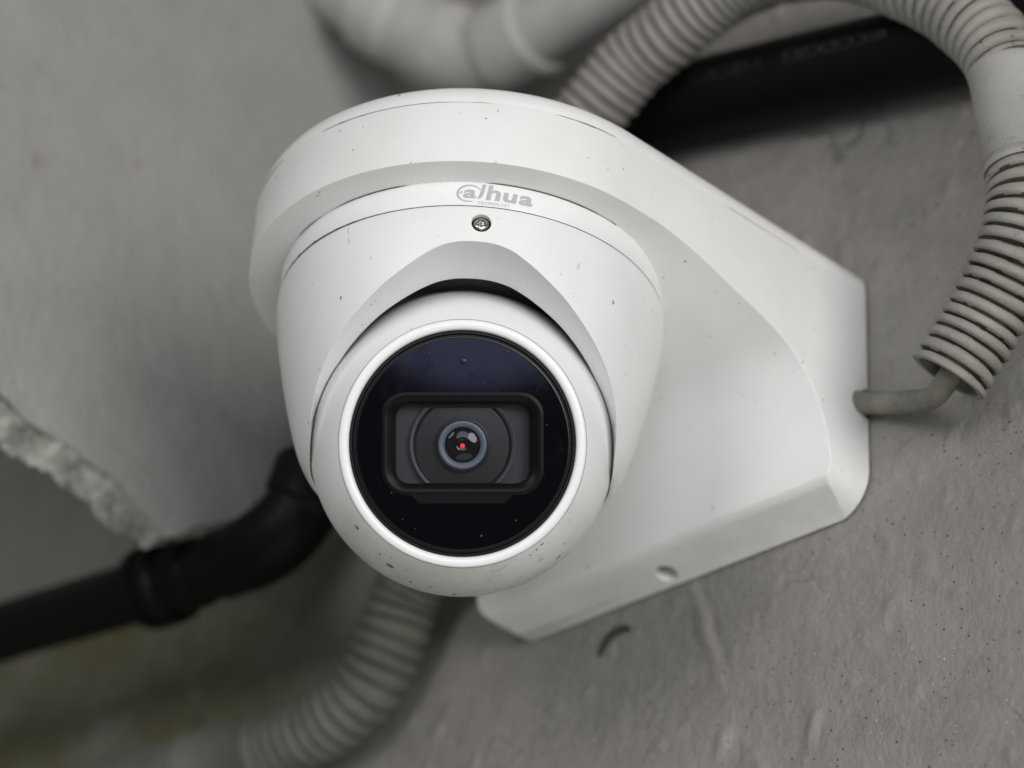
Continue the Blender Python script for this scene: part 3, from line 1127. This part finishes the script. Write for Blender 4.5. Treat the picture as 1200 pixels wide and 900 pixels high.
def hose_part(name, pts, parent, origin, mat, pitch=3.7, r=10.8, depth=1.7, seed=0.0, open_end=False, wob=0.05, grime=0.3):
    path = catmull(pts, pitch / 12)
    if open_end:                                 # stop just past the crest of the last ridge
        per = int((len(path) - 1) * (pitch / 12) / pitch)
        path = path[:per * 12 - 12 + 9]
    v, f = sweep(path, corrugated(pitch, r, depth, seed, wob), 40, caps=not open_end)
    if open_end:                                 # a hollow end: inner wall a little way up
        n = 40
        last = len(path) - 1
        T = (path[last] - path[last - 2]).normalized()
        ring0 = [Vector(v[last * n + k]) for k in range(n)]
        c0 = path[last]
        o1 = len(v)
        for rr_, dd in ((0.93, 0.25), (0.82, 0.0), (0.80, -9.0)):
            for k in range(n):
                v.append(tuple(c0 + (ring0[k] - c0) * rr_ + T * dd))
        prev = last * n
        for q in range(3):
            cur = o1 + q * n
            for k in range(n):
                j = (k + 1) % n
                f.append((prev + k, prev + j, cur + j, cur + k))
            prev = cur
        f.append(tuple(range(prev, prev + n)))
        f.append(tuple(range(n)))
    o = link_mesh(name, v, f, [mat, M_GROOVE], parent, origin, True, 60)
    # grime settled in the grooves, thicker in some than in others
    step = pitch / 12
    side = 40 * (len(path) - 1)
    for p in o.data.polygons:
        if p.index < side:
            i, k = divmod(p.index, 40)
            a = 2 * PI * (k + 0.5) / 40
            sm = (i + 0.5) * step
            s2 = sm + 0.35 * noise.noise(Vector((sm * 0.10, seed, 0))) + 0.30 * noise.noise(Vector((sm * 0.05, math.cos(a) * 0.8, math.sin(a) * 0.8 + seed)))
            gk = abs(2 * ((s2 / pitch) % 1.0) - 1)
            lim = 0.80 + 0.5 * (0.5 - grime) + 0.10 * noise.noise(Vector((i * step * 0.5, k * 0.35, seed))) + 0.07 * noise.noise(Vector((i * step * 0.03, math.cos(a) + seed, math.sin(a))))
            if gk > lim:
                p.material_index = 1
    return o


def sleeve_part(name, a, b, r, parent, origin, mat, lip=0.5, n=40):
    a, b = Vector(a), Vector(b)
    Z = (b - a).normalized()
    L = (b - a).length
    X = Z.orthogonal().normalized()
    Y = Z.cross(X)
    pr = [(r - 2, 0.0), (r - 0.2, 0.0), (r, 0.3), (r, 1.6), (r - lip, 2.0), (r - lip, L - 2.0), (r, L - 1.6), (r, L - 0.3), (r - 0.2, L), (r - 2, L)]
    v, f = lathe(pr, (a, X, Y, Z), n, closed=True)
    return link_mesh(name, v, f, mat, parent, origin, True, 40)


UO = (127, 90, 30)
uc = thing('flexible_conduit', UO, 'grey corrugated conduit looping over the bracket, its open end near the cable notch', 'conduit')
hose_part('corrugated_hose', [(-70.0, 79.0, 46.0), (-45.0, 62.0, 66.0), (-23.1, 53.1, 86.9), (-8.3, 53.1, 98.9), (6.9, 53.1, 109.2), (20.7, 53.1, 113.3), (37.0, 53.1, 117.8), (51.8, 53.1, 118.3), (68.9, 52.1, 113.4), (91.3, 53.1, 102.4), (113.2, 56.1, 83.1), (123.2, 59.1, 71.1), (131.5, 61.6, 57.6), (134.9, 63.1, 46.5)], uc, UO, M_HOSE, 4.2, 10.9, 2.2, 1.0)
hose_part('corrugated_hose', [(135.2, 67.6, 20.4), (134.6, 68.6, 6.9), (129.5, 69.6, -5.0), (122.4, 70.6, -15.1), (114.7, 70.6, -24.9), (105.4, 69.5, -36.6)], uc, UO, M_HOSE, 3.85, 10.9, 2.2, 4.0, True, 0.22, 0.62)
sleeve_part('coupling_sleeve', (134.9, 63.0, 48.0), (135.0, 68.3, 17.5), 11.3, uc, UO, M_SLEEVE, 0.25)

CO = (78, 85.6, -23)
cpath = catmull([(118.0, 70.8, -20.0), (112.5, 70.8, -27.0), (106.6, 71.2, -33.2), (100.2, 73.6, -35.6), (93.0, 77.4, -32.8), (85.5, 81.0, -28.4), (77.5, 84.0, -24.2), (67.0, 85.6, -19.0), (52.3, 85.6, -11.4)], 1.0)
v, f = sweep(cpath, lambda i, s, a: 3.1 + 0.2 * noise.noise(Vector((s * 0.2, a, 2))), 24)
cab = link_mesh('camera_cable', v, f, M_CABLE, None, CO)
cab['label'] = 'thin grey cable running from the corrugated conduit into the bracket notch'
cab['category'] = 'cable'

LO = (-120, 90, -45)
lc = thing('flexible_conduit', LO, 'blurred grey corrugated conduit bending away below the camera at bottom left', 'conduit')
hose_part('corrugated_hose', [(-68, 70.1, -6.0), (-80.3, 72.1, -15.8), (-96.1, 74.1, -28.0), (-104.0, 75.6, -41.4), (-114.7, 76.6, -54.4), (-133.2, 77.1, -60.7), (-159.2, 77.1, -61.8)], lc, LO, M_HOSE_SHADED, 4.6, 11.2, 2.0, 2.0, False, 0.05, 0.12)
sleeve_part('coupling_sleeve', (-156.0, 77.1, -62.0), (-192, 77.1, -58.6), 12.1, lc, LO, M_HOSE_SHADED, 0.3)
sleeve_part('conduit_tail', (-190, 77.1, -58.8), (-310, 77.1, -47.0), 11.2, lc, LO, M_HOSE_SHADED, 0.0)

BO2 = (-162, 40, -22)
bp = thing('black_pipe', BO2, 'black plastic pipe with clamp coupling and elbow, lower left below the beam', 'pipe')
v, f = sweep(catmull([(-520, 40, 8), (-395.9, 32.1, -0.4), (-302.4, 32.1, -6.2), (-245.2, 32.1, -11.5), (-200.6, 32.1, -16.8), (-160.0, 32.1, -21.4)], 6.0), lambda i, s, a: 9.7, 32)
link_mesh('pipe_run', v, f, M_BLACK, bp, BO2)


def tube_fit(name, pts, radii, parent, origin, mat, step=1.0, n=36):
    """a fitting: tube with radius following a stepped list [(fraction, r)]."""
    path = catmull(pts, step)
    N = len(path) - 1

    def rf(i, s, a):
        t = i / N
        for (t0_, r0_), (t1_, r1_) in zip(radii, radii[1:]):
            if t0_ <= t <= t1_:
                return r0_ + (r1_ - r0_) * (t - t0_) / max(1e-6, t1_ - t0_)
        return radii[-1][1]
    v, f = sweep(path, rf, n)
    return link_mesh(name, v, f, mat, parent, origin, True, 35)


tube_fit('clamp_collar', [(-169.5, 32.1, -20.4), (-155.5, 32.1, -21.8)], [(0, 11.0), (0.05, 13.2), (0.38, 13.4), (0.42, 11.6), (0.52, 11.6), (0.56, 13.6), (0.9, 13.2), (1, 11.2)], bp, BO2, M_BLACK, 0.35)
tube_fit('coupling_body', [(-157, 32.1, -21.6), (-122, 32.1, -24.9)], [(0, 11.2), (0.35, 11.0), (0.4, 10.0), (0.62, 10.0), (0.66, 10.9), (1, 10.8)], bp, BO2, M_BLACK, 0.5)
tube_fit('elbow', [(-126, 32.1, -24.4), (-117.5, 32.6, -23.6), (-109, 33.5, -20.2), (-103.4, 34.5, -14.0), (-100.8, 35.4, -6.0), (-99.9, 36.1, 1.0)], [(0, 10.2), (0.06, 11.3), (0.3, 11.6), (0.62, 11.4), (0.66, 12.6), (0.96, 12.6), (1, 11)], bp, BO2, M_BLACK, 0.5)
v, f = sweep(catmull([(-100.2, 36.0, -2.0), (-98.9, 40.1, 15.3), (-97.4, 50.1, 44.5), (-94.0, 66.0, 81.3), (-82, 74.0, 108)], 4.0), lambda i, s, a: 8.8, 32)
link_mesh('rising_pipe', v, f, M_BLACK, bp, BO2)

UO2 = (60, 90, 88)
up = thing('black_pipe', UO2, 'thick black pipe with faded print crossing the wall above the bracket', 'pipe')
upts = [(-90.0, 77.1, 122.0), (-50.6, 77.1, 117.9), (3.6, 77.1, 109.3), (40.7, 77.1, 99.5), (90.8, 77.1, 85.3), (131.3, 77.1, 74.1), (184.2, 77.1, 59.1), (330, 77.1, 18)]
v, f = sweep(catmull(upts, 5.0), lambda i, s, a: 12.6, 40)
run = link_mesh('pipe_run', v, f, M_BLACK, up, UO2)
# the pipe's print has worn to unreadable pale flecks
pv, pf = [], []
dense = catmull(upts, 1.0)
toward = Vector((0.0, -0.88, -0.05))
rnd = random.Random(3)
for i, p in enumerate(dense):
    if 112 < i < 190 and i + 1 < len(dense) and rnd.random() < 0.72 and not (140 < i < 150):
        T = (dense[i + 1] - p).normalized()
        Nn = (toward - T * toward.dot(T)).normalized()
        Bn = T.cross(Nn)
        hgt = rnd.uniform(0.9, 1.7)
        for sgn in (-1, 1):
            pass
        o1 = len(pv)
        w = rnd.uniform(0.25, 0.42)
        for sx, sy in ((-w, -hgt), (w, -hgt), (w, hgt), (-w, hgt)):
            ang = sy / 10.6 + 0.05
            pv.append(tuple(p + T * sx + Nn * (12.66 * math.cos(ang)) + Bn * (12.66 * math.sin(ang))))
        pf.append((o1, o1 + 1, o1 + 2, o1 + 3))
link_mesh('worn_print', pv, pf, M_PRINT, run, UO2, False)
run.children[0].location = (0, 0, 0)

GO = (-67, 60, 152)
gp = thing('grey_pipe', GO, 'blurred grey painted pipe with elbow joint behind the top of the camera', 'pipe')
v, f = sweep(catmull([(-175, 14, 268), (-138.9, 30.1, 225.1), (-108.9, 42.1, 189.8), (-80, 54.5, 163.5)], 4.0), lambda i, s, a: 12.6, 36)
link_mesh('pipe_run', v, f, M_GREYPIPE, gp, GO)
v, f = sweep(catmull([(-52, 60.1, 151.9), (-36.8, 60.1, 152.0), (6.6, 60.1, 154.8), (120, 60, 165)], 4.0), lambda i, s, a: 12.6, 36)
link_mesh('pipe_run', v, f, M_GREYPIPE, gp, GO)
tube_fit('elbow', [(-104.5, 44.0, 185.8), (-90, 50.2, 172.4), (-78, 55.5, 161.8), (-67.2, 59.5, 154.8), (-56, 60.1, 152.2), (-38, 60.1, 152.0)], [(0, 14.0), (0.03, 15.4), (0.22, 15.4), (0.26, 14.2), (0.5, 15.6), (0.74, 14.2), (0.78, 15.4), (0.97, 15.4), (1, 14)], gp, GO, M_GREYPIPE, 0.8)
